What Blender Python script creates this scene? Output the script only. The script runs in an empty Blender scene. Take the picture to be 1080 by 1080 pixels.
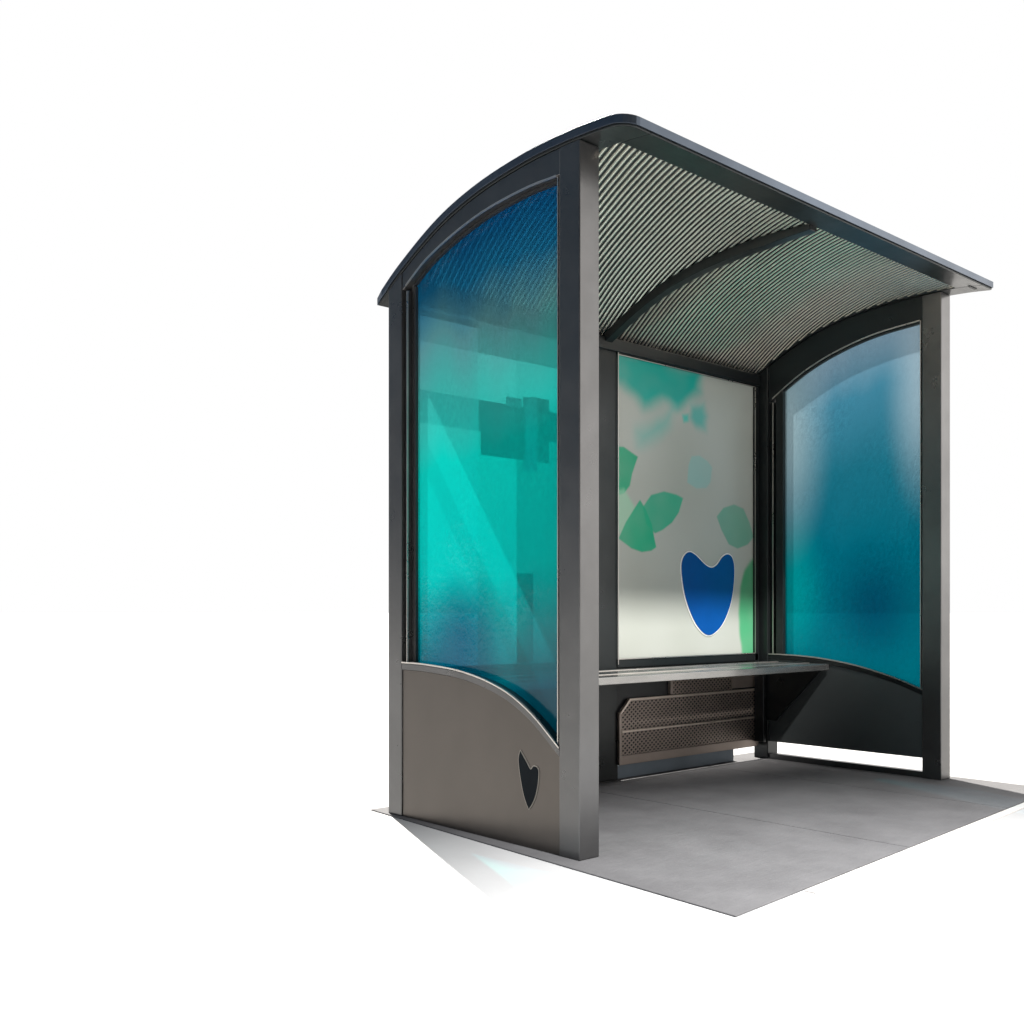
import bpy, bmesh, math, random
from mathutils import Vector, Euler
random.seed(7)
sc = bpy.context.scene
C = sc.collection

# ---------------------------------------------------------------- camera
cam_d = bpy.data.cameras.new("camera"); cam = bpy.data.objects.new("camera", cam_d); C.objects.link(cam)
cam.location = (-2.4643, -2.3783, 0.8189)
cam.rotation_euler = (math.radians(90), 0, -0.7059)
cam_d.sensor_width = 36; cam_d.lens = 36 * 1097.0 / 1080
cam_d.shift_x = (540 - 504.2) / 1080; cam_d.shift_y = (644.8 - 540) / 1080
cam_d.clip_start = 0.05; cam_d.clip_end = 2000
sc.camera = cam

# ---------------------------------------------------------------- view
sc.view_settings.view_transform = 'Standard'; sc.view_settings.look = 'None'
sc.view_settings.exposure = 0; sc.view_settings.gamma = 1
sc.cycles.transparent_max_bounces = 16; sc.cycles.max_bounces = 8

# ---------------------------------------------------------------- world: white studio, darker flag added to the left of the camera
w = bpy.data.worlds.new("World"); sc.world = w; w.use_nodes = True
nt = w.node_tree; nt.nodes.clear()
def N(nt, t, **k):
    n = nt.nodes.new(t)
    for a, b in k.items(): setattr(n, a, b)
    return n
out = N(nt, 'ShaderNodeOutputWorld'); bg = N(nt, 'ShaderNodeBackground')
tc = N(nt, 'ShaderNodeTexCoord')
def lobe(direction, lo, hi):
    d = N(nt, 'ShaderNodeVectorMath', operation='DOT_PRODUCT'); v = Vector(direction).normalized(); d.inputs[1].default_value = v
    nt.links.new(tc.outputs['Generated'], d.inputs[0])
    m = N(nt, 'ShaderNodeMapRange', interpolation_type='SMOOTHSTEP'); m.inputs[1].default_value = lo; m.inputs[2].default_value = hi
    nt.links.new(d.outputs['Value'], m.inputs[0]); return m.outputs[0]
def mixc(fac, a, b):
    m = N(nt, 'ShaderNodeMix', data_type='RGBA')
    nt.links.new(fac, m.inputs[0])
    for s, i in ((a, 6), (b, 7)):
        if hasattr(s, 'links'): nt.links.new(s, m.inputs[i])
        else: m.inputs[i].default_value = (*s, 1)
    return m.outputs[2]
# white backdrop ahead, dim studio behind and above, a cool dark flag added on the left
c1 = mixc(lobe((0.65, 0.76, 0.0), 0.12, 0.66), (0.10, 0.10, 0.10), (1.0, 1.0, 1.0))
c2 = mixc(lobe((-0.93, 0.22, 0.45), 0.45, 0.85), c1, (0.05, 0.11, 0.18))
c3 = mixc(lobe((0.8, -0.58, 0.08), 0.80, 0.97), c2, (2.6, 2.5, 2.4))  # bright lobe added at front right, lightens the post fronts
nt.links.new(c3, bg.inputs[0]); bg.inputs[1].default_value = 1.0
nt.links.new(bg.outputs[0], out.inputs[0])

# ---------------------------------------------------------------- sun (behind and to the right) and added spot lamps
SUN_AZ, SUN_EL = math.radians(23), math.radians(53)     # azimuth from +Y towards +X
sun_d = bpy.data.lights.new("sun", 'SUN'); sun = bpy.data.objects.new("sun", sun_d); C.objects.link(sun)
sun_d.energy = 13.0; sun_d.angle = math.radians(0.5); sun_d.color = (1, 0.965, 0.91)
to_sun = Vector((math.sin(SUN_AZ) * math.cos(SUN_EL), math.cos(SUN_AZ) * math.cos(SUN_EL), math.sin(SUN_EL)))
sun.rotation_euler = to_sun.to_track_quat('Z', 'Y').to_euler(); sun.location = to_sun * 20
def lamp(name, kind, loc, target, energy, color=(1, 1, 1), **k):
    d = bpy.data.lights.new(name, kind); o = bpy.data.objects.new(name, d); C.objects.link(o)
    d.energy = energy; d.color = color
    for a, b in k.items(): setattr(d, a, b)
    o.location = loc; o.rotation_euler = (Vector(loc) - Vector(target)).to_track_quat('Z', 'Y').to_euler()
    return o
# added key spot high in front, its light stopped by the roof edge over the upper back wall
kt = Vector((1.85, 1.06, 0.76)); kd = Vector((-0.30, -1.0, 1.22)).normalized()
ks = lamp("key_spot", 'SPOT', kt + kd * 11, kt, 13500, (1, 0.975, 0.94), spot_size=math.radians(13), spot_blend=0.6, shadow_soft_size=0.3)
ks.scale = (1.0, 0.48, 1.0)
# added spot: soft pool of light on the floor in front of the shelter
lamp("floor_spot", 'SPOT', (-0.2, -2.7, 5.2), (0.34, -1.80, 0), 5600, (1, 1, 1), spot_size=math.radians(56), spot_blend=1.0, shadow_soft_size=0.3)

# ---------------------------------------------------------------- materials
def mat(name):
    m = bpy.data.materials.new(name); m.use_nodes = True; m.node_tree.nodes.clear(); return m
def L(m, a, b): m.node_tree.links.new(a, b)
def tex(m, scale, detail=4, rough=.55, stretch=None):
    t = N(m.node_tree, 'ShaderNodeTexCoord'); o = t.outputs['Object']
    if stretch:
        mp = N(m.node_tree, 'ShaderNodeMapping'); mp.inputs['Scale'].default_value = stretch; L(m, o, mp.inputs[0]); o = mp.outputs[0]
    n = N(m.node_tree, 'ShaderNodeTexNoise'); n.inputs['Scale'].default_value = scale; n.inputs['Detail'].default_value = detail; n.inputs['Roughness'].default_value = rough
    L(m, o, n.inputs['Vector']); return n.outputs['Fac']
def ramp(m, fac, stops):
    r = N(m.node_tree, 'ShaderNodeValToRGB'); L(m, fac, r.inputs[0]); e = r.color_ramp.elements
    while len(e) > 1: e.remove(e[-1])
    e[0].position = stops[0][0]; e[0].color = (*stops[0][1], 1)
    for p, c in stops[1:]:
        q = e.new(p); q.color = (*c, 1)
    return r.outputs[0]
def bump(m, h, strength, dist):
    b = N(m.node_tree, 'ShaderNodeBump'); b.inputs['Strength'].default_value = strength; b.inputs['Distance'].default_value = dist
    L(m, h, b.inputs['Height']); return b.outputs[0]
def principled(m, metallic=0, rough=.5):
    o = N(m.node_tree, 'ShaderNodeOutputMaterial'); p = N(m.node_tree, 'ShaderNodeBsdfPrincipled')
    p.inputs['Metallic'].default_value = metallic; p.inputs['Roughness'].default_value = rough
    L(m, p.outputs[0], o.inputs[0]); return p
def scale_c(c, k): return tuple(min(1, x * k) for x in c)
def metal(name, col, metallic, rough, grain=.12, dirt=0.12, rv=.05):
    m = mat(name); p = principled(m, metallic, rough)
    n = tex(m, 3.0, 6, .6)
    L(m, ramp(m, n, [(0.3, scale_c(col, 1 - dirt)), (0.7, scale_c(col, 1 + dirt))]), p.inputs['Base Color'])
    n2 = tex(m, 5.5, 5, .65)
    mr = N(m.node_tree, 'ShaderNodeMapRange'); mr.inputs[1].default_value = .3; mr.inputs[2].default_value = .7
    mr.inputs[3].default_value = rough - rv; mr.inputs[4].default_value = rough + rv; L(m, n2, mr.inputs[0]); L(m, mr.outputs[0], p.inputs['Roughness'])
    return m
M = {}
M['frame'] = metal('powder_coated_steel', (.125, .125, .126), .88, .31, .35)
M['dark'] = metal('shaded_frame_steel', (.016, .019, .020), .5, .32, .25)  # frame paint darkened: interior shade put into the colour
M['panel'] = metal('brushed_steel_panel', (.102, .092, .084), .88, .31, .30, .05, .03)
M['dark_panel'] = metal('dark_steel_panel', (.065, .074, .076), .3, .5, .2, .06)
M['rail'] = metal('bronze_rail', (.55, .47, .41), .6, .35)
M['edge'] = metal('bright_trim', (.55, .52, .49), .9, .3)
M['seal_shade'] = metal('black_seal_and_groove_shade', (.012, .014, .016), .0, .5)
M['roofedge'] = metal('roof_edge_steel', (.085, .105, .135), .9, .36, .25)
M['bench'] = metal('polished_bench_metal', (.30, .30, .295), .85, .22, .0)
M['sheet'] = metal('galvanised_sheet', (.97, .87, .76), .9, .22, .0, .1)
M['brown'] = metal('bronze_mesh_metal', (.30, .25, .22), .6, .42)
M['steel_shade'] = metal('blue_grey_steel_and_shade', (.16, .20, .24), .3, .5)

# film on tinted textured glass
def glass(name, stops, patches, clear, ripple=.5, gloss=.35, zmin=.35, zmax=2.3, tl_gain=1.0):
    m = mat(name); nt_ = m.node_tree
    o = N(nt_, 'ShaderNodeOutputMaterial'); t = N(nt_, 'ShaderNodeTexCoord'); s = N(nt_, 'ShaderNodeSeparateXYZ'); L(m, t.outputs['Object'], s.inputs[0])
    wob = tex(m, 2.2, 2, .5, (1, 1.6, .5))
    wm = N(nt_, 'ShaderNodeMath', operation='MULTIPLY_ADD'); wm.inputs[1].default_value = .28; L(m, wob, wm.inputs[0])
    sub = N(nt_, 'ShaderNodeMath', operation='ADD'); sub.inputs[1].default_value = -.14; L(m, s.outputs['Z'], sub.inputs[0]); L(m, sub.outputs[0], wm.inputs[2])
    mr = N(nt_, 'ShaderNodeMapRange'); mr.inputs[1].default_value = zmin; mr.inputs[2].default_value = zmax; L(m, wm.outputs[0], mr.inputs[0])
    col = ramp(m, mr.outputs[0], stops)
    # soft darker or lighter patches put into the film colour: (y, z, ry, rz, colour, amount)
    for (py, pz, ry, rz, pc, amt) in patches:
        cmb = N(nt_, 'ShaderNodeVectorMath', operation='SUBTRACT'); cmb.inputs[1].default_value = (0, py, pz); L(m, t.outputs['Object'], cmb.inputs[0])
        sc_ = N(nt_, 'ShaderNodeVectorMath', operation='MULTIPLY'); sc_.inputs[1].default_value = (0, 1 / ry, 1 / rz); L(m, cmb.outputs[0], sc_.inputs[0])
        ln = N(nt_, 'ShaderNodeVectorMath', operation='LENGTH'); L(m, sc_.outputs[0], ln.inputs[0])
        f = N(nt_, 'ShaderNodeMapRange', interpolation_type='SMOOTHSTEP'); f.inputs[1].default_value = 1.0; f.inputs[2].default_value = 0.0; f.inputs[3].default_value = 0; f.inputs[4].default_value = amt
        L(m, ln.outputs['Value'], f.inputs[0])
        mx = N(nt_, 'ShaderNodeMix', data_type='RGBA'); L(m, f.outputs[0], mx.inputs[0]); L(m, col, mx.inputs[6]); mx.inputs[7].default_value = (*pc, 1); col = mx.outputs[2]
    rip = tex(m, 58, 3, .6, (1, 1, .7)); mask = tex(m, 2.6, 2, .5)
    mm = N(nt_, 'ShaderNodeMapRange'); mm.inputs[1].default_value = .42; mm.inputs[2].default_value = .62; mm.inputs[3].default_value = .25; L(m, mask, mm.inputs[0])
    hm = N(nt_, 'ShaderNodeMath', operation='MULTIPLY'); L(m, rip, hm.inputs[0]); L(m, mm.outputs[0], hm.inputs[1])
    hs = N(nt_, 'ShaderNodeMath', operation='SUBTRACT'); hs.inputs[1].default_value = .5; L(m, rip, hs.inputs[0])
    hm2 = N(nt_, 'ShaderNodeMath', operation='MULTIPLY_ADD'); hm2.inputs[2].default_value = .5; L(m, hs.outputs[0], hm2.inputs[0]); L(m, mm.outputs[0], hm2.inputs[1])
    nb = bump(m, hm.outputs[0], ripple, .004)
    tr = N(nt_, 'ShaderNodeBsdfTransparent'); L(m, col, tr.inputs[0])
    tl = N(nt_, 'ShaderNodeBsdfTranslucent'); L(m, col, tl.inputs[0]); L(m, nb, tl.inputs['Normal'])
    df = N(nt_, 'ShaderNodeBsdfDiffuse'); L(m, col, df.inputs[0]); L(m, nb, df.inputs['Normal'])
    cf = N(nt_, 'ShaderNodeMapRange'); cf.inputs[1].default_value = .25; cf.inputs[2].default_value = .75; cf.inputs[3].default_value = clear - .16 * ripple; cf.inputs[4].default_value = clear + .16 * ripple
    L(m, hm2.outputs[0], cf.inputs[0])
    a = N(nt_, 'ShaderNodeMixShader'); a.inputs[0].default_value = .12; L(m, tl.outputs[0], a.inputs[1]); L(m, df.outputs[0], a.inputs[2])
    b = N(nt_, 'ShaderNodeMixShader'); L(m, cf.outputs[0], b.inputs[0]); L(m, a.outputs[0], b.inputs[1]); L(m, tr.outputs[0], b.inputs[2])
    g = N(nt_, 'ShaderNodeBsdfGlossy'); g.inputs['Roughness'].default_value = .12; L(m, nb, g.inputs['Normal'])
    fr = N(nt_, 'ShaderNodeFresnel'); fr.inputs[0].default_value = 1.45; L(m, nb, fr.inputs['Normal'])
    fm = N(nt_, 'ShaderNodeMath', operation='MULTIPLY'); fm.inputs[1].default_value = gloss; L(m, fr.outputs[0], fm.inputs[0])
    c = N(nt_, 'ShaderNodeMixShader'); L(m, fm.outputs[0], c.inputs[0]); L(m, b.outputs[0], c.inputs[1]); L(m, g.outputs[0], c.inputs[2])
    L(m, c.outputs[0], o.inputs[0]); return m
M['glass_left'] = glass('blue_to_teal_film_glass', [(0, (0, .06, .10)), (.12, (0, .10, .16)), (.22, (0, .30, .34)), (.32, (0, .54, .51)), (.55, (.002, .60, .53)), (.68, (.06, .50, .47)), (.78, (.13, .36, .40)), (.88, (.01, .17, .36)), (1, (0, .09, .30))],  # bottom stops darkened: shade around the bench put into the film tint
    [(.66, .72, .34, .30, (0, .07, .15), .8)], .45, ripple=.5, gloss=.03)  # dark blue patch: a reflection put into the film colour
M['glass_right'] = glass('sea_blue_film_glass', [(0, (0, .075, .105)), (.22, (0, .085, .12)), (.40, (.0, .08, .12)), (.62, (.006, .095, .14)), (.82, (.03, .14, .21)), (1, (.18, .26, .33))],
    [(.36, .85, .36, .42, (0, .035, .07), .9), (.84, .95, .24, .55, (0, .17, .18), .85), (.08, 1.95, .26, .75, (.26, .34, .39), .75), (.90, 1.85, .34, .85, (.20, .28, .31), .9)], .40, ripple=.9, gloss=.07)
M['glass_back'] = glass('pale_frosted_glass', [(0, (.62, .74, .72)), (1, (.52, .60, .60))], [], .78, ripple=.3)
M['glass_frost'] = glass('milky_teal_glass', [(0, (.09, .15, .14)), (.66, (.10, .15, .14)), (.74, (.26, .33, .33)), (1, (.26, .32, .32))], [], .06, ripple=.3)
M['glass_mid'] = glass('satin_glass', [(0, (.24, .30, .29)), (.66, (.26, .31, .30)), (.74, (.33, .38, .38)), (1, (.35, .40, .40))], [], .08, ripple=.1)
M['film'] = glass('dark_teal_film', [(0, (.01, .09, .11)), (1, (.01, .09, .11))], [], .55, ripple=.1)
M['film_light'] = glass('light_teal_film', [(0, (.28, .58, .60)), (1, (.28, .58, .60))], [], .9, ripple=.05)
M['film_deep'] = glass('deep_teal_film', [(0, (.02, .10, .13)), (1, (.02, .10, .13))], [], .5, ripple=.1)

def plain(name, col, rough=.4, metallic=0):
    m = mat(name); p = principled(m, metallic, rough)
    L(m, ramp(m, tex(m, 8, 3), [(.3, scale_c(col, .95)), (.7, scale_c(col, 1.05))]), p.inputs['Base Color']); return m
M['emblem_blue'] = plain('emblem_blue', (.003, .055, .24), .25)
M['emblem_white'] = plain('emblem_white_border', (.80, .80, .78), .4)
M['emblem_dark'] = plain('emblem_dark', (.010, .013, .016), .75)
M['emblem_dark'].node_tree.nodes['Principled BSDF'].inputs['Specular IOR Level'].default_value = .1
M['emblem_rim'] = plain('emblem_rim', (.30, .28, .25), .4, .6)
# poster print
m = mat('poster_print'); o = N(m.node_tree, 'ShaderNodeOutputMaterial')
at = N(m.node_tree, 'ShaderNodeVertexColor', layer_name='print')
df = N(m.node_tree, 'ShaderNodeBsdfPrincipled'); df.inputs['Roughness'].default_value = .32; L(m, at.outputs[0], df.inputs['Base Color'])
tl = N(m.node_tree, 'ShaderNodeBsdfTranslucent'); L(m, at.outputs[0], tl.inputs[0])
mx = N(m.node_tree, 'ShaderNodeMixShader'); mx.inputs[0].default_value = .02; L(m, df.outputs[0], mx.inputs[1]); L(m, tl.outputs[0], mx.inputs[2]); L(m, mx.outputs[0], o.inputs[0])
M['poster'] = m
# paving
m = mat('grey_paving'); p = principled(m, 0, .72); p.inputs['Specular IOR Level'].default_value = .25
n = tex(m, 3.2, 8, .65); L(m, ramp(m, n, [(.3, (.095, .092, .094)), (.52, (.118, .115, .117)), (.75, (.140, .136, .138))]), p.inputs['Base Color'])
b1 = tex(m, 34, 8, .75, (.35, 1.3, 1)); L(m, bump(m, b1, .8, .006), p.inputs['Normal']); M['paving'] = m
m = mat('kerb_concrete'); p = principled(m, 0, .7)
L(m, ramp(m, tex(m, 30, 6), [(.3, (.5, .47, .44)), (.7, (.62, .59, .56))]), p.inputs['Base Color']); M['kerb'] = m
m = mat('white_floor'); p = principled(m, 0, .8)
L(m, ramp(m, tex(m, 5, 6), [(.3, (.40, .395, .392)), (.7, (.43, .425, .421))]), p.inputs['Base Color'])
L(m, bump(m, tex(m, 60, 4), .12, .002), p.inputs['Normal']); M['floor'] = m

# ---------------------------------------------------------------- mesh helpers
ORG = Vector((1.3, 0.53, 0))
def link(name, bm, m, parent=None, bevel=0, smooth=False):
    bmesh.ops.recalc_face_normals(bm, faces=bm.faces)
    me = bpy.data.meshes.new(name); bm.to_mesh(me); bm.free()
    o = bpy.data.objects.new(name, me); C.objects.link(o)
    for mm_ in (m if isinstance(m, list) else [m]): me.materials.append(mm_)
    if smooth: me.shade_smooth()
    if parent is not None:
        o.parent = parent
        if parent == shelter: o.location = -ORG
    if bevel:
        bv = o.modifiers.new('bevel', 'BEVEL'); bv.width = bevel; bv.segments = 3; bv.limit_method = 'ANGLE'; bv.angle_limit = math.radians(40)
        bv.harden_normals = False
    return o
def box(bm, x0, x1, y0, y1, z0, z1):
    vs = [bm.verts.new((x, y, z)) for x in (x0, x1) for y in (y0, y1) for z in (z0, z1)]
    for f in ((0, 1, 3, 2), (4, 6, 7, 5), (0, 4, 5, 1), (2, 3, 7, 6), (0, 2, 6, 4), (1, 5, 7, 3)): bm.faces.new([vs[i] for i in f])
def P3(axis, a, u, v):            # axis x: (u,v)=(y,z); axis y: (u,v)=(x,z); axis z: (x,y)
    return {'x': (a, u, v), 'y': (u, a, v), 'z': (u, v, a)}[axis]
def poly(bm, pts, axis, a0, a1):
    A = [bm.verts.new(P3(axis, a0, *q)) for q in pts]; B = [bm.verts.new(P3(axis, a1, *q)) for q in pts]
    n = len(pts); bm.faces.new(A); bm.faces.new(B[::-1])
    for i in range(n): bm.faces.new((A[i], A[(i + 1) % n], B[(i + 1) % n], B[i]))
def strip(bm, T, Bt, axis, a0, a1):   # closed solid between two curves of equal length
    r = [[bm.verts.new(P3(axis, a, *q)) for q in cu] for a in (a0, a1) for cu in (T, Bt)]
    t0, b0, t1, b1 = r; n = len(T)
    for i in range(n - 1):
        bm.faces.new((t0[i], t0[i + 1], b0[i + 1], b0[i])); bm.faces.new((t1[i], b1[i], b1[i + 1], t1[i + 1]))
        bm.faces.new((t0[i], t1[i], t1[i + 1], t0[i + 1])); bm.faces.new((b0[i], b0[i + 1], b1[i + 1], b1[i]))
    bm.faces.new((t0[0], b0[0], b1[0], t1[0])); bm.faces.new((t0[-1], t1[-1], b1[-1], b0[-1]))
def curve(pts):                       # Catmull-Rom-like interpolation of z over u
    pts = sorted(pts)
    us = [q[0] for q in pts]; vs = [q[1] for q in pts]; n = len(us)
    sl = []
    for i in range(n):
        if i == 0: sl.append((vs[1] - vs[0]) / (us[1] - us[0]))
        elif i == n - 1: sl.append((vs[-1] - vs[-2]) / (us[-1] - us[-2]))
        else: sl.append((vs[i + 1] - vs[i - 1]) / (us[i + 1] - us[i - 1]))
    def f(u):
        i = 0
        while i < n - 2 and u > us[i + 1]: i += 1
        h = us[i + 1] - us[i]; t = (u - us[i]) / h
        if t < 0: return vs[0] + sl[0] * (u - us[0])
        if t > 1: return vs[-1] + sl[-1] * (u - us[-1])
        return ((2*t**3 - 3*t*t + 1) * vs[i] + (t**3 - 2*t*t + t) * h * sl[i] + (-2*t**3 + 3*t*t) * vs[i + 1] + (t**3 - t*t) * h * sl[i + 1])
    return f
def rng(a, b, n): return [a + (b - a) * i / (n - 1) for i in range(n)]
def closed_smooth(pts, sub=8, sharp=()):
    n = len(pts); r = []
    for i in range(n):
        p0, p1, p2, p3 = (Vector(pts[(i + k - 1) % n]) for k in range(4))
        if i in sharp: p0 = p1
        if (i + 1) % n in sharp: p3 = p2
        for k in range(sub):
            t = k / sub
            r.append(tuple(.5 * ((2 * p1) + (p2 - p0) * t + (2*p0 - 5*p1 + 4*p2 - p3) * t*t + (3*p1 - p0 - 3*p2 + p3) * t**3)))
    return r
def offset(pts, d):                    # grow a closed outline
    n = len(pts); area = sum(pts[i][0] * pts[(i+1) % n][1] - pts[(i+1) % n][0] * pts[i][1] for i in range(n)); s = 1 if area > 0 else -1
    r = []
    for i in range(n):
        t = (Vector(pts[(i + 1) % n]) - Vector(pts[i - 1])).normalized()
        r.append((pts[i][0] + s * d * t.y, pts[i][1] - s * d * t.x))
    return r

# ---------------------------------------------------------------- the setting
bm = bmesh.new(); box(bm, -400, 400, -400, 400, -.30, -.005)
floor = link('floor', bm, M['floor']); floor['kind'] = 'structure'
bm = bmesh.new(); g = .004
def fy(x): return -.655 + (x - .369) * (.163 / 1.869)      # front edge of the paving
def lx(y): return -.10 + (y + .255) * .063
yr = 1.19
xs_j = [None, 1.02, 2.03, 2.68]
rows = [(None, .95), (.95, yr)]
for i in range(3):
    for (ya, yb) in rows:
        def cx(k, y): return lx(y) if k == 0 else xs_j[k]
        y0a = (lambda x: fy(x)) if ya is None else (lambda x: ya + g)
        q = []
        xa0 = cx(i, ya if ya is not None else -.6) + (g if i else 0); xb0 = cx(i + 1, 0) - g
        xa1 = cx(i, yb) + (g if i else 0)
        q = [(xa0, y0a(xa0)), (xb0, y0a(xb0)), (xb0, yb - g), (xa1, yb - g)]
        poly(bm, q, 'z', -.010, 0)
pav = link('paving', bm, M['paving'], bevel=.002); pav['kind'] = 'structure'
bm = bmesh.new()
poly(bm, [(.25, fy(.25) - .008), (2.68, fy(2.68) - .008), (2.68, fy(2.68) - .045), (.25, fy(.25) - .045)], 'z', -.012, .001)
kb = link('kerb', bm, M['kerb'], bevel=.003); kb['kind'] = 'structure'

# ---------------------------------------------------------------- the shelter
shelter = bpy.data.objects.new('bus_shelter', None); C.objects.link(shelter); shelter.location = ORG
shelter['label'] = 'dark grey metal bus shelter with arched ribbed roof, teal glass sides and bench'
shelter['category'] = 'bus shelter'
W, D, wP = 2.509, 1.063, .095
top = curve([(1.155, 2.100), (1.0, 2.196), (.75, 2.312), (.52, 2.372), (.27, 2.400), (.08, 2.402), (-.09, 2.392), (-.235, 2.374)])   # roof outer profile
und = lambda y: top(y) - .030                                                    # underside of the rim
YF, YB = -.200, 1.145; XL, XR = .000, W + wP + .012; CH = .060

def post(x0, y0, y1, H, mt='frame'):
    bm = bmesh.new(); a = rng(y0, y1, 3)
    strip(bm, [(y, H(y)) for y in a], [(y, 0) for y in a], 'x', x0, x0 + wP)
    o = link('post', bm, M[mt], shelter, .004)
    return o
for x0, y0, y1, lab in ((0, 0, wP, None), (W, 0, wP, None), (0, .985, 1.075, None), (W, .975, 1.065, None)):
    post(x0, y0, y1, lambda y: und(y) - .001, 'dark' if x0 > 1 and y0 > .5 else 'frame')
# middle rear mullion
bm = bmesh.new(); box(bm, 1.201, 1.3415, 1.036, 1.085, 0, 2.083); link('mullion', bm, M['dark'], shelter, .003)

# roof rim (fascia ring with a soffit border) -----------------------
bm = bmesh.new()
ys = rng(YB, YF, 40); BW = .10
def solid_sheet(bm, xa, xb, ys, zt, zb):
    strip(bm, [(y, zt(y)) for y in ys], [(y, zb(y)) for y in ys], 'x', xa, xb)
solid_sheet(bm, XL, XL + BW + .018, ys, top, und)
solid_sheet(bm, XR - BW - .018, XR, ys, top, und)
solid_sheet(bm, XL + BW + .018, XR - BW - .018, rng(YF + .125, YF, 6), top, und)
solid_sheet(bm, XL + BW + .018, XR - BW - .018, rng(YB, YB - .10, 5), top, und)
def clip(bm, co, no):
    r_ = bmesh.ops.bisect_plane(bm, geom=bm.verts[:] + bm.edges[:] + bm.faces[:], plane_co=co, plane_no=no, clear_outer=True, dist=1e-6)
    return [q for q in r_['geom_cut'] if isinstance(q, bmesh.types.BMEdge)]
def chamfer_corners(bm, fill=True):
    for sx, xc in ((-1, XL), (1, XR)):
        k_ = CH if sx < 0 else CH * .35
        for t_ in (22, 45, 68):
            t_ = math.radians(t_); nx_, ny_ = sx * math.cos(t_), -math.sin(t_)
            cx_, cy_ = xc - sx * k_, YF + k_
            ed = clip(bm, (cx_ + nx_ * k_ * 1.01, cy_ + ny_ * k_ * 1.01, 0), (nx_, ny_, 0))
            if fill and ed: bmesh.ops.holes_fill(bm, edges=ed, sides=0)
chamfer_corners(bm)
roof = link('roof', bm, M['dark'], shelter, .0035)
# outer edge profile wrapping the rim, following the plan outline of the roof
plan = [(XL, y) for y in rng(YB, YF + CH, 40)] + [(XL + CH * (1 - math.cos(t_)), YF + CH * (1 - math.sin(t_))) for t_ in rng(.2, math.pi / 2, 7)] + [(x, YF) for x in rng(XL + .2, XR - .2, 6)] + [(XR - CH * .25, YF), (XR, YF + CH * .25)] + [(XR, y) for y in rng(YF + .05, YB, 40)] + [(x, YB) for x in rng(XR - .2, XL + .2, 6)]
inner = offset(plan, .001); outer_ = offset(plan, .007)
bm = bmesh.new(); rr = []
for (a, b) in zip(inner, outer_):
    rr.append([bm.verts.new((a[0], a[1], top(a[1]) + .006)), bm.verts.new((b[0], b[1], top(b[1]) + .006)), bm.verts.new((b[0], b[1], top(b[1]) - .022)), bm.verts.new((a[0], a[1], top(a[1]) - .022))])
for i in range(len(rr)):
    p_, q_ = rr[i], rr[(i + 1) % len(rr)]
    for k in range(4): bm.faces.new((p_[k], p_[(k + 1) % 4], q_[(k + 1) % 4], q_[k]))
link('edge_profile', bm, M['roofedge'], roof, .0015)
bm = bmesh.new()
solid_sheet(bm, XL + .002, XR - .002, rng(YB - .002, YF + .002, 42), lambda y: top(y) + .005, lambda y: top(y) + .001)
chamfer_corners(bm)
link('top_skin', bm, M['roofedge'], roof)
bm = bmesh.new(); box(bm, XR - .13, XR - .06, YF + .05, YF + .062, und(YF + .05) - .003, und(YF + .05) - .0005); link('drain_slot', bm, M['seal_shade'], roof)
# corrugated underside ------------------------------------------------
def shear(y):      # ribs run slightly skew to the front-back direction
    t = max(0, min(1, (y - .1) / 1.0)); return math.tan(math.radians(29)) * (y - .1) if y < .1 else math.tan(math.radians(29)) * (y - .1) - .145 * t * t
bm = bmesh.new()
PER = .0272; SX0, SX1 = XL + .10, XR - .10; NY = 60; SEG = 12
ysr = rng(YB - .085, YF + .11, NY); k0 = int((SX0 - .6) / PER); k1 = int((SX1 + .35) / PER)
rowv = []; prof = []
for k in range((k1 - k0) * SEG + 1):
    t = (k % SEG) / SEG; s_ = math.sin(t * 2 * math.pi); prof.append(math.copysign(abs(s_) ** .8, s_))
for y in ysr:
    h = shear(y); rowv.append([bm.verts.new((k0 * PER + k * PER / SEG + h, y, top(y) - .022 + .0052 * prof[k])) for k in range(len(prof))])
for j in range(NY - 1):
    for i in range(len(prof) - 1):
        f_ = bm.faces.new((rowv[j][i], rowv[j][i + 1], rowv[j + 1][i + 1], rowv[j + 1][i])); f_.smooth = True
        f_.material_index = 1 if (i % SEG) in (1, 2, 3, 4, 5) else 0  # groove faces black: the shade inside the grooves put into colour
clip(bm, (SX0, 0, 0), (-1, 0, 0)); clip(bm, (SX1, 0, 0), (1, 0, 0))
link('corrugated_sheet', bm, [M['sheet'], M['seal_shade']], roof)
# middle rib
bm = bmesh.new(); yy = rng(1.06, YF + .12, 30)
strip(bm, [(y, und(y) + .004) for y in yy], [(y, und(y) - .040 + (.034 * max(0, (.15 - y) / .4) if y < .15 else 0)) for y in yy], 'x', 1.235, 1.285)
link('roof_rib', bm, M['dark'], shelter, .003)
# rear top beam
bm = bmesh.new(); box(bm, wP + .001, W - .001, 1.02, 1.0765, 2.079, und(1.045) - .003); box(bm, wP + .001, W - .001, 1.012, 1.019, 2.185, 2.192)
link('rear_beam', bm, M['dark'], shelter, .003)

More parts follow.
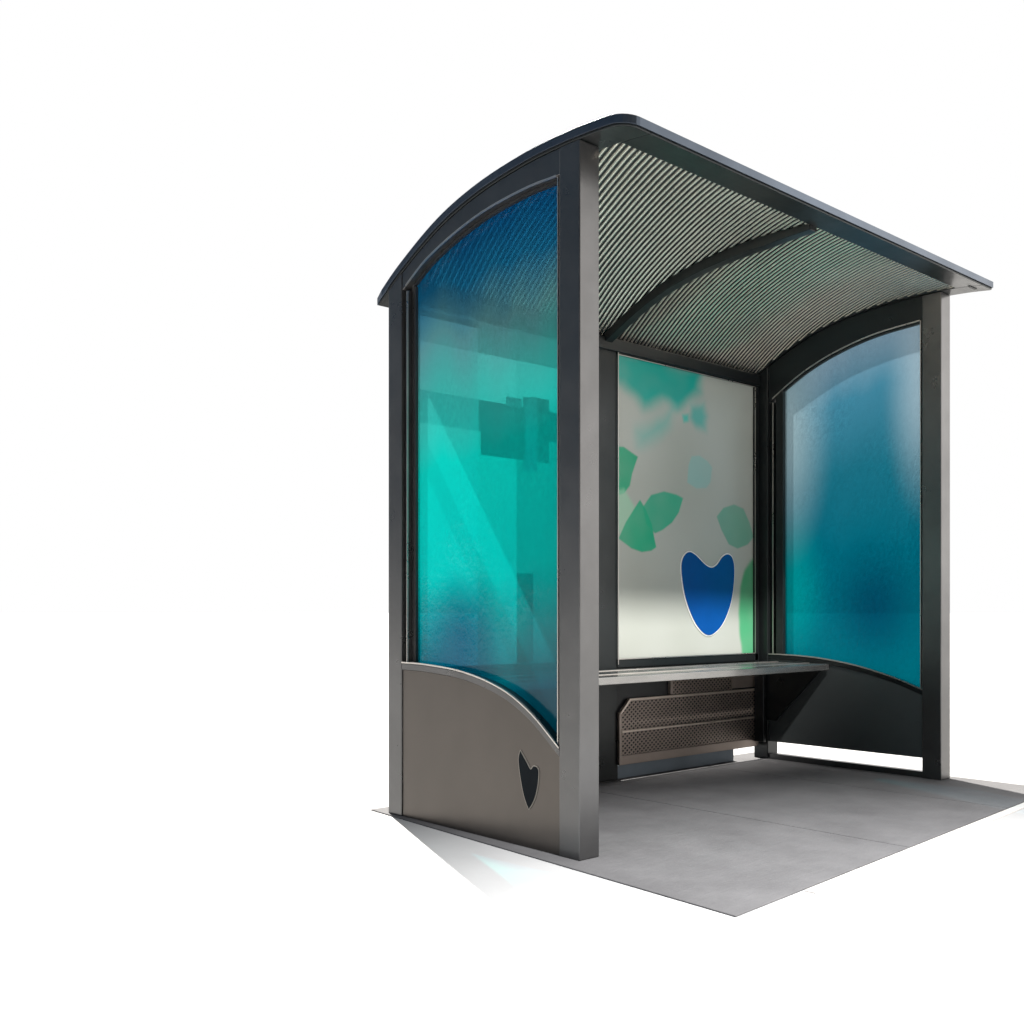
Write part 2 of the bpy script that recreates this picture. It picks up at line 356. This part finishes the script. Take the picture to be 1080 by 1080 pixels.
# side walls -----------------------------------------------------------
openL = curve([(.997, 2.095), (.82, 2.190), (.535, 2.266), (.28, 2.288), (.10, 2.282)])
openR = curve([(.90, 2.030), (.865, 2.053), (.736, 2.122), (.568, 2.184), (.355, 2.232), (.111, 2.252)])
lowL = curve([(.997, .617), (.82, .614), (.59, .594), (.379, .542), (.232, .468), (.095, .362)])
lowR = curve([(.975, .584), (.883, .584), (.679, .574), (.46, .543), (.254, .492), (.095, .436)])
def side(x0, outward, opn, low, yb, zb0, glass_m, depth):
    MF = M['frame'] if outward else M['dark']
    # x0: inner/outer face nearest the camera; the wall fills x0 .. x0+.05
    X1 = x0 + .058; yf = wP + .001
    bm = bmesh.new(); a = rng(yf, yb, 28)
    strip(bm, [(y, und(y) - .002) for y in a], [(y, opn(y)) for y in a], 'x', x0 + .004, X1)
    fr = link('side_frame', bm, MF, shelter, .002)
    # stepped jamb profiles
    bm = bmesh.new()
    box(bm, x0 + .012, X1, yf, yf + .014, low(yf) - .01, opn(yf) - .001)
    box(bm, x0 + .018, X1, yb - .022, yb - .001, low(yb), opn(yb) - .001)
    box(bm, x0 + .034, X1, yb - .040, yb - .023, low(yb), opn(yb - .03) + .004)
    link('jamb', bm, MF, fr, .0015)
    bm = bmesh.new(); a = rng(yf + .015, yb - .041, 26)
    strip(bm, [(y, opn(y) - .001) for y in a], [(y, opn(y) - .013) for y in a], 'x', x0 + depth - .014, x0 + depth - .002)
    box(bm, x0 + depth - .014, x0 + depth - .002, yb - .052, yb - .042, low(yb), opn(yb - .04) - .013)
    link('glazing_seal', bm, M['seal_shade'], fr)
    # bright glazing bead
    bm = bmesh.new(); a = rng(yf + .0145, yb - .024, 26)
    strip(bm, [(y, opn(y) + .003) for y in a], [(y, opn(y) - .003) for y in a], 'x', x0 + .0005, x0 + .006)
    box(bm, x0 + .006, x0 + .0115, yf + .010, yf + .014, low(yf), opn(yf))
    box(bm, x0 + .010, x0 + .0175, yb - .024, yb - .020, low(yb), opn(yb) - .005)
    link('bead', bm, M['edge'], fr)
    # glass
    bm = bmesh.new(); a = rng(yf + .004, yb - .03, 28)
    T = [(y, opn(y) + .015) for y in a]; Bt = [(y, low(y) - .03) for y in a]
    nz = 14
    vs = [[bm.verts.new((x0 + depth, y, zb_ + (zt_ - zb_) * k / (nz - 1))) for k in range(nz)] for (y, zt_), (_, zb_) in zip(T, Bt)]
    for i in range(len(a) - 1):
        for k in range(nz - 1): bm.faces.new((vs[i][k], vs[i + 1][k], vs[i + 1][k + 1], vs[i][k + 1]))
    link('glass_pane', bm, glass_m, fr, smooth=True)
    # lower panel with a raised curved rim
    bm = bmesh.new(); a = rng(yf, yb, 28)
    strip(bm, [(y, low(y) - .031) for y in a], [(y, zb0) for y in a], 'x', x0 + .006, X1 - .006)
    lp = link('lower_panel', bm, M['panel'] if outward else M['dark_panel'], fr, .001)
    bm = bmesh.new()
    strip(bm, [(y, low(y) - .006) for y in a], [(y, low(y) - .030) for y in a], 'x', x0 + .001, X1)
    link('curved_rim', bm, MF, fr, .002)
    bm = bmesh.new()
    strip(bm, [(y, low(y) + .001) for y in a], [(y, low(y) - .005) for y in a], 'x', x0 - .001, x0 + .008)
    link('rim_bead', bm, M['edge'], fr)
    return fr, lp
frL, lpL = side(0.0, True, openL, lowL, .984, 0.0, M['glass_left'], .046)
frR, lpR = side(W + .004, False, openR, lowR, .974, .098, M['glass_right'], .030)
bm = bmesh.new(); box(bm, W + .012, W + .055, wP + .001, .974, 0.001, .030); link('sill', bm, M['frame'], frR, .002)
# extra inner stile on the right wall rear (narrow glass)
bm = bmesh.new(); box(bm, W + .010, W + .05, .885, .930, lowR(.9), openR(.9) + .02); link('stile', bm, M['dark'], frR, .002)

# heart-shaped emblem of the left lower panel
hl = closed_smooth([(.2895, .331), (.297, .298), (.286, .235), (.268, .175), (.246, .136), (.224, .165), (.206, .210), (.1985, .262), (.204, .281), (.222, .285), (.238, .273), (.262, .300)], 8, (0, 4))
bm = bmesh.new(); poly(bm, offset(hl, .0035), 'x', .0035, .0065); em = link('emblem', bm, M['emblem_rim'], frL)
bm = bmesh.new(); poly(bm, hl, 'x', .0020, .0034); link('emblem_inlay', bm, M['emblem_dark'], frL)

# rear wall: poster bay -----------------------------------------------
PX0, PX1, PZ0, PZ1 = 1.339, 2.490, .586, 2.070
bm = bmesh.new()
box(bm, 1.333, 2.499, 1.030, 1.075, 2.071, 2.0845); box(bm, 2.470, 2.506, 1.030, 1.0755, .5, 2.070)
box(bm, 1.333, 2.499, 1.030, 1.075, .545, .585)
pf = link('poster_frame', bm, M['dark'], shelter, .002)
bm = bmesh.new(); t_ = .004
box(bm, 1.333, 1.337, 1.026, 1.0295, .56, 2.08); box(bm, 2.466, 2.470, 1.026, 1.0295, .586, 2.068)
box(bm, 1.338, 2.465, 1.026, 1.0295, 2.067, 2.070); box(bm, 1.338, 2.465, 1.026, 1.0295, .584, .589)
link('frame_bead', bm, M['edge'], pf)
def seg_sd(p, poly_):
    x, y = p; inside = False; d = 1e9; n = len(poly_)
    for i in range(n):
        ax, ay = poly_[i]; bx_, by = poly_[(i + 1) % n]
        if (ay > y) != (by > y) and x < (bx_ - ax) * (y - ay) / (by - ay) + ax: inside = not inside
        ex, ey = bx_ - ax, by - ay; t = max(0, min(1, ((x - ax) * ex + (y - ay) * ey) / (ex * ex + ey * ey)))
        d = min(d, math.hypot(x - ax - t * ex, y - ay - t * ey))
    return -d if inside else d
shapes = [   # outline (x,z), colour, soft edge, opacity
    ([(1.30, 2.10), (2.02, 2.10), (1.99, 1.98), (1.90, 1.93), (1.82, 1.87), (1.74, 1.90), (1.69, 1.905), (1.60, 1.86), (1.55, 1.85), (1.47, 1.90), (1.40, 1.93), (1.30, 1.94)], (.0, .30, .25), .10, .97),
    ([(1.93, 1.90), (2.02, 1.92), (2.07, 1.86), (2.04, 1.79), (1.97, 1.79), (1.92, 1.83)], (.03, .34, .30), .075, .75),
    ([(1.85, 1.84), (1.90, 1.85), (1.90, 1.81), (1.86, 1.80)], (.02, .42, .35), .03, .8),
    ([(1.50, 1.75), (1.62, 1.78), (1.80, 1.88), (1.70, 1.72), (1.52, 1.68)], (.05, .38, .33), .14, .6),
    ([(1.30, 1.62), (1.394, 1.628), (1.50, 1.59), (1.455, 1.50), (1.44, 1.44), (1.40, 1.40), (1.30, 1.37)], (.0, .30, .15), .010, .95),
    ([(1.30, 1.40), (1.40, 1.42), (1.48, 1.33), (1.44, 1.24), (1.36, 1.20), (1.30, 1.22)], (.25, .55, .36), .03, .6),
    ([(1.536, 1.341), (1.60, 1.405), (1.70, 1.43), (1.80, 1.42), (1.855, 1.405), (1.82, 1.33), (1.765, 1.275), (1.69, 1.235), (1.631, 1.215), (1.56, 1.26)], (.0, .32, .18), .010, .85),
    ([(1.514, 1.375), (1.56, 1.33), (1.605, 1.26), (1.64, 1.145), (1.60, 1.125), (1.53, 1.115), (1.45, 1.13), (1.355, 1.175), (1.41, 1.26)], (.0, .33, .17), .008, .95),
    ([(1.889, 1.488), (1.90, 1.58), (1.925, 1.63), (1.99, 1.642), (2.06, 1.62), (2.10, 1.59), (2.085, 1.51), (2.05, 1.475), (1.968, 1.464)], (.22, .40, .38), .012, .75),
    ([(2.14, 1.33), (2.20, 1.38), (2.292, 1.405), (2.38, 1.385), (2.44, 1.31), (2.475, 1.235), (2.42, 1.19), (2.327, 1.165), (2.25, 1.185), (2.18, 1.26)], (.10, .32, .23), .010, .8),
    ([(2.53, 1.13), (2.46, 1.11), (2.40, 1.05), (2.35, .95), (2.335, .80), (2.36, .60), (2.37, .55), (2.53, .55)], (.03, .28, .12), .035, .85),
]
bm = bmesh.new(); nx, nz = 240, 300
gv = [[bm.verts.new((PX0 + (PX1 - PX0) * i / nx, 1.045, PZ0 - .01 + (PZ1 - PZ0 + .02) * k / nz)) for i in range(nx + 1)] for k in range(nz + 1)]
for k in range(nz):
    for i in range(nx): bm.faces.new((gv[k][i], gv[k][i + 1], gv[k + 1][i + 1], gv[k + 1][i]))
po = link('poster', bm, M['poster'], pf)
from mathutils import noise
ca = po.data.color_attributes.new('print', 'FLOAT_COLOR', 'POINT')
buf = []
boxes = [(min(q[0] for q in s[0]) - s[2] - .05, max(q[0] for q in s[0]) + s[2] + .05, min(q[1] for q in s[0]) - s[2] - .05, max(q[1] for q in s[0]) + s[2] + .05) for s in shapes]
for v in po.data.vertices:
    x, _, z = v.co
    nz1 = noise.noise(Vector((x * 3, z * 3, 1))); nz2 = noise.noise(Vector((x * 9, z * 9, 4)))
    base = [.35 + .03 * nz1, .365 + .03 * nz1, .335 + .035 * nz1]
    for (pl, colr, soft, op), bb in zip(shapes, boxes):
        if not (bb[0] < x < bb[1] and bb[2] < z < bb[3]): continue
        d = seg_sd((x + (.35 * soft) * nz2 + .012 * nz1 * (soft > .02), z + .35 * soft * nz1), pl)
        a = max(0, min(1, .5 - d / soft)); a = a * a * (3 - 2 * a) * op * (1 + .12 * nz2)
        base = [base[c] * (1 - a) + colr[c] * a for c in range(3)]
    buf += [*base, 1]
ca.data.foreach_set('color', buf)
hr = closed_smooth([(1.835, 1.04), (1.85, 1.098), (1.895, 1.128), (1.95, 1.115), (2.03, 1.068), (2.085, 1.052), (2.135, 1.068), (2.185, 1.112), (2.235, 1.128), (2.275, 1.105), (2.290, 1.04), (2.275, .92), (2.235, .82), (2.165, .735), (2.065, .692), (1.975, .735), (1.905, .82), (1.858, .92)], 6)
bm = bmesh.new(); poly(bm, offset(hr, .0065), 'y', 1.0415, 1.0435); link('heart_border', bm, M['emblem_white'], pf)
bm = bmesh.new(); poly(bm, hr, 'y', 1.0385, 1.0410); link('heart_emblem', bm, M['emblem_blue'], pf)

# rear wall: left glass bay --------------------------------------------
bm = bmesh.new(); box(bm, .096, 1.200, 1.035, 1.07, .545, .585); box(bm, .096, .112, 1.035, 1.07, .586, 2.084)
rf = link('bay_frame', bm, M['dark'], shelter, .002)
bm = bmesh.new(); vs = [bm.verts.new(q) for q in ((.113, 1.055, .586), (.460, 1.055, .586), (.460, 1.055, 2.084), (.113, 1.055, 2.084))]; bm.faces.new(vs)
link('glass_pane', bm, M['glass_back'], rf)
bm = bmesh.new(); vs = [bm.verts.new(q) for q in ((.461, 1.056, .586), (.690, 1.056, .586), (.690, 1.056, 2.084), (.461, 1.056, 2.084))]; bm.faces.new(vs)
link('satin_sun_stop', bm, M['glass_mid'], rf)  # pane added to keep a sun patch off the paving
bm = bmesh.new(); vs = [bm.verts.new(q) for q in ((.691, 1.058, .586), (1.200, 1.058, .586), (1.200, 1.058, 2.084), (.691, 1.058, 2.084))]; bm.faces.new(vs)
link('frosted_sun_stop', bm, M['glass_frost'], rf)  # dense pane, also added to stop sun reaching the paving
bm = bmesh.new(); vs = [bm.verts.new(q) for q in ((.461, 1.050, 1.600), (1.200, 1.050, 1.600), (1.200, 1.050, 1.737), (.461, 1.050, 1.737))]; bm.faces.new(vs)
link('film_band', bm, M['film'], rf)
bm = bmesh.new(); vs = [bm.verts.new(q) for q in ((.113, 1.050, 1.600), (.460, 1.050, 1.600), (.460, 1.050, 1.737), (.113, 1.050, 1.737))]; bm.faces.new(vs)
link('film_band', bm, M['film_light'], rf)
bm = bmesh.new(); box(bm, .47, .735, 1.030, 1.046, 1.498, 1.60); box(bm, .762, .868, 1.030, 1.046, 1.498, 1.785); link('sign_plate', bm, M['film_deep'], rf)
bm = bmesh.new(); box(bm, .700, .776, 1.010, 1.028, 1.446, 1.775); box(bm, .60, .69, 1.020, 1.028, 1.72, 1.765); link('bracket', bm, M['steel_shade'], rf, .003)
bm = bmesh.new(); box(bm, .690, .785, 1.048, 1.053, .587, .99); link('glass_shadow_strip', bm, M['film'], rf)  # dark strip stands in for a shadow strip on the glass

# lower rear grille -----------------------------------------------------
gx0, gx1, gz0, gz1 = 1.335, 2.488, .070, .392
outer = [(gx0, gz0), (gx1, gz0), (gx1, gz1), (1.408, gz1), (gx0, .325)]
bm = bmesh.new(); T = .012
def bar(bm, a, b, t, y0, y1):
    a, b = Vector(a), Vector(b); n = (b - a).normalized(); n = Vector((-n.y, n.x)) * t / 2
    poly(bm, [tuple(a - n), tuple(b - n), tuple(b + n), tuple(a + n)], 'y', y0, y1)
bar(bm, (gx0, gz0 + .022), (gx1, gz0 + .022), .044, 1.020, 1.034)
bar(bm, (gx0 + .008, .045 + gz0), (gx0 + .008, .330), .016, 1.0195, 1.0335)
bar(bm, (gx1 - .008, .045 + gz0), (gx1 - .008, .381), .014, 1.0185, 1.0335)
gr = link('grille', bm, M['brown'], shelter, .0015)
bm = bmesh.new(); poly(bm, [(gx0 - .002, .322), (gx0 + .012, .322), (1.412, .380), (gx1, .380), (gx1, .392), (1.406, .392)], 'y', 1.014, 1.0305); link('rail', bm, M['rail'], gr, .0015)
bm = bmesh.new(); bar(bm, (gx0 + .016, .232), (gx1 - .016, .232), .010, 1.014, 1.0325); link('rail', bm, M['rail'], gr, .0015)
bm = bmesh.new()      # expanded metal: crossing fine strands
def clip_line(x, z, dx, dz, reg):
    pts = []
    n = len(reg)
    for i in range(n):
        (ax, az), (bx_, bz) = reg[i], reg[(i + 1) % n]; ex, ez = bx_ - ax, bz - az; den = dx * ez - dz * ex
        if abs(den) < 1e-9: continue
        t = ((ax - x) * ez - (az - z) * ex) / den; s = ((ax - x) * dz - (az - z) * dx) / den
        if 0 <= s <= 1: pts.append(t)
    return (min(pts), max(pts)) if len(pts) >= 2 else None
def mesh_fill(reg, y):
    for sgn, yo in ((1, 0), (-1, .0025)):
        dx, dz = .80, .60 * sgn; k = -1.5
        while k < 3:
            c = clip_line(1.3 + k, 0, dx, dz, reg)
            if c and c[1] - c[0] > .01:
                a = (1.3 + k + dx * c[0], dz * c[0]); b = (1.3 + k + dx * c[1], dz * c[1]); bar(bm, a, b, 0.0072, y + yo, y + yo + .002)
            k += .031
mesh_fill([(gx0 + .012, gz0 + .03), (gx1 - .012, gz0 + .03), (gx1 - .012, gz1 - .01), (1.410, gz1 - .01), (gx0 + .012, .325)], 1.0225)
mesh_fill([(1.745, .392), (2.25, .392), (2.25, .500), (1.745, .500)], 1.0235)
link('wire_mesh', bm, M['brown'], gr)
bm = bmesh.new(); box(bm, 1.325, 2.498, 1.040, 1.050, gz0 + .001, .552)
link('backing_plate', bm, M['seal_shade'], gr)
bm = bmesh.new(); box(bm, 1.722, 1.742, 1.018, 1.036, .396, .512); link('upper_bracket', bm, M['brown'], gr, .001)
bm = bmesh.new(); box(bm, 2.252, 2.488, 1.024, 1.036, .400, .512); link('upper_bracket', bm, M['brown'], gr, .001)
bm = bmesh.new(); box(bm, .096, 1.200, 1.030, 1.045, .06, .544); link('rear_kick_panel', bm, M['dark'], shelter, .002)
bm = bmesh.new(); box(bm, .20, 2.30, 1.052, 1.062, -.002, .064); link('ground_shade_plate', bm, M['steel_shade'], shelter, .001)  # added plate: stands in for shaded ground, hides sunlit ground behind

# bench -------------------------------------------------------------------
bm = bmesh.new(); SY0, SY1 = .598, 1.018; nsl = 4; sw = (SY1 - SY0 - .034) / nsl
box(bm, .062, W + .002, SY0, SY0 + .028, .508, .542)
for i in range(nsl): y = SY0 + .034 + i * sw; box(bm, .062, W + .002, y, y + sw - .012, .526, .541)
bench = link('bench', bm, M['bench'], shelter, .003)
bm = bmesh.new()
for i in (1, 3): y = SY0 + .034 + i * sw; box(bm, .064, W, y - .014, y + .002, .5405, .5440)
link('seat_glint_strip', bm, M['edge'], bench)  # bright strips added in place of light bands reflected by the seat
for bxp in (2.470,):
    bm = bmesh.new(); poly(bm, [(SY0 + .03, .507), (1.019, .507), (1.019, .22), (.90, .22)], 'x', bxp, bxp + .012)
    link('bracket', bm, M['dark'], bench, .001)
bm = bmesh.new(); box(bm, 2.440, 2.462, .955, 1.015, .10, .506); link('bench_support', bm, M['dark'], bench, .002)
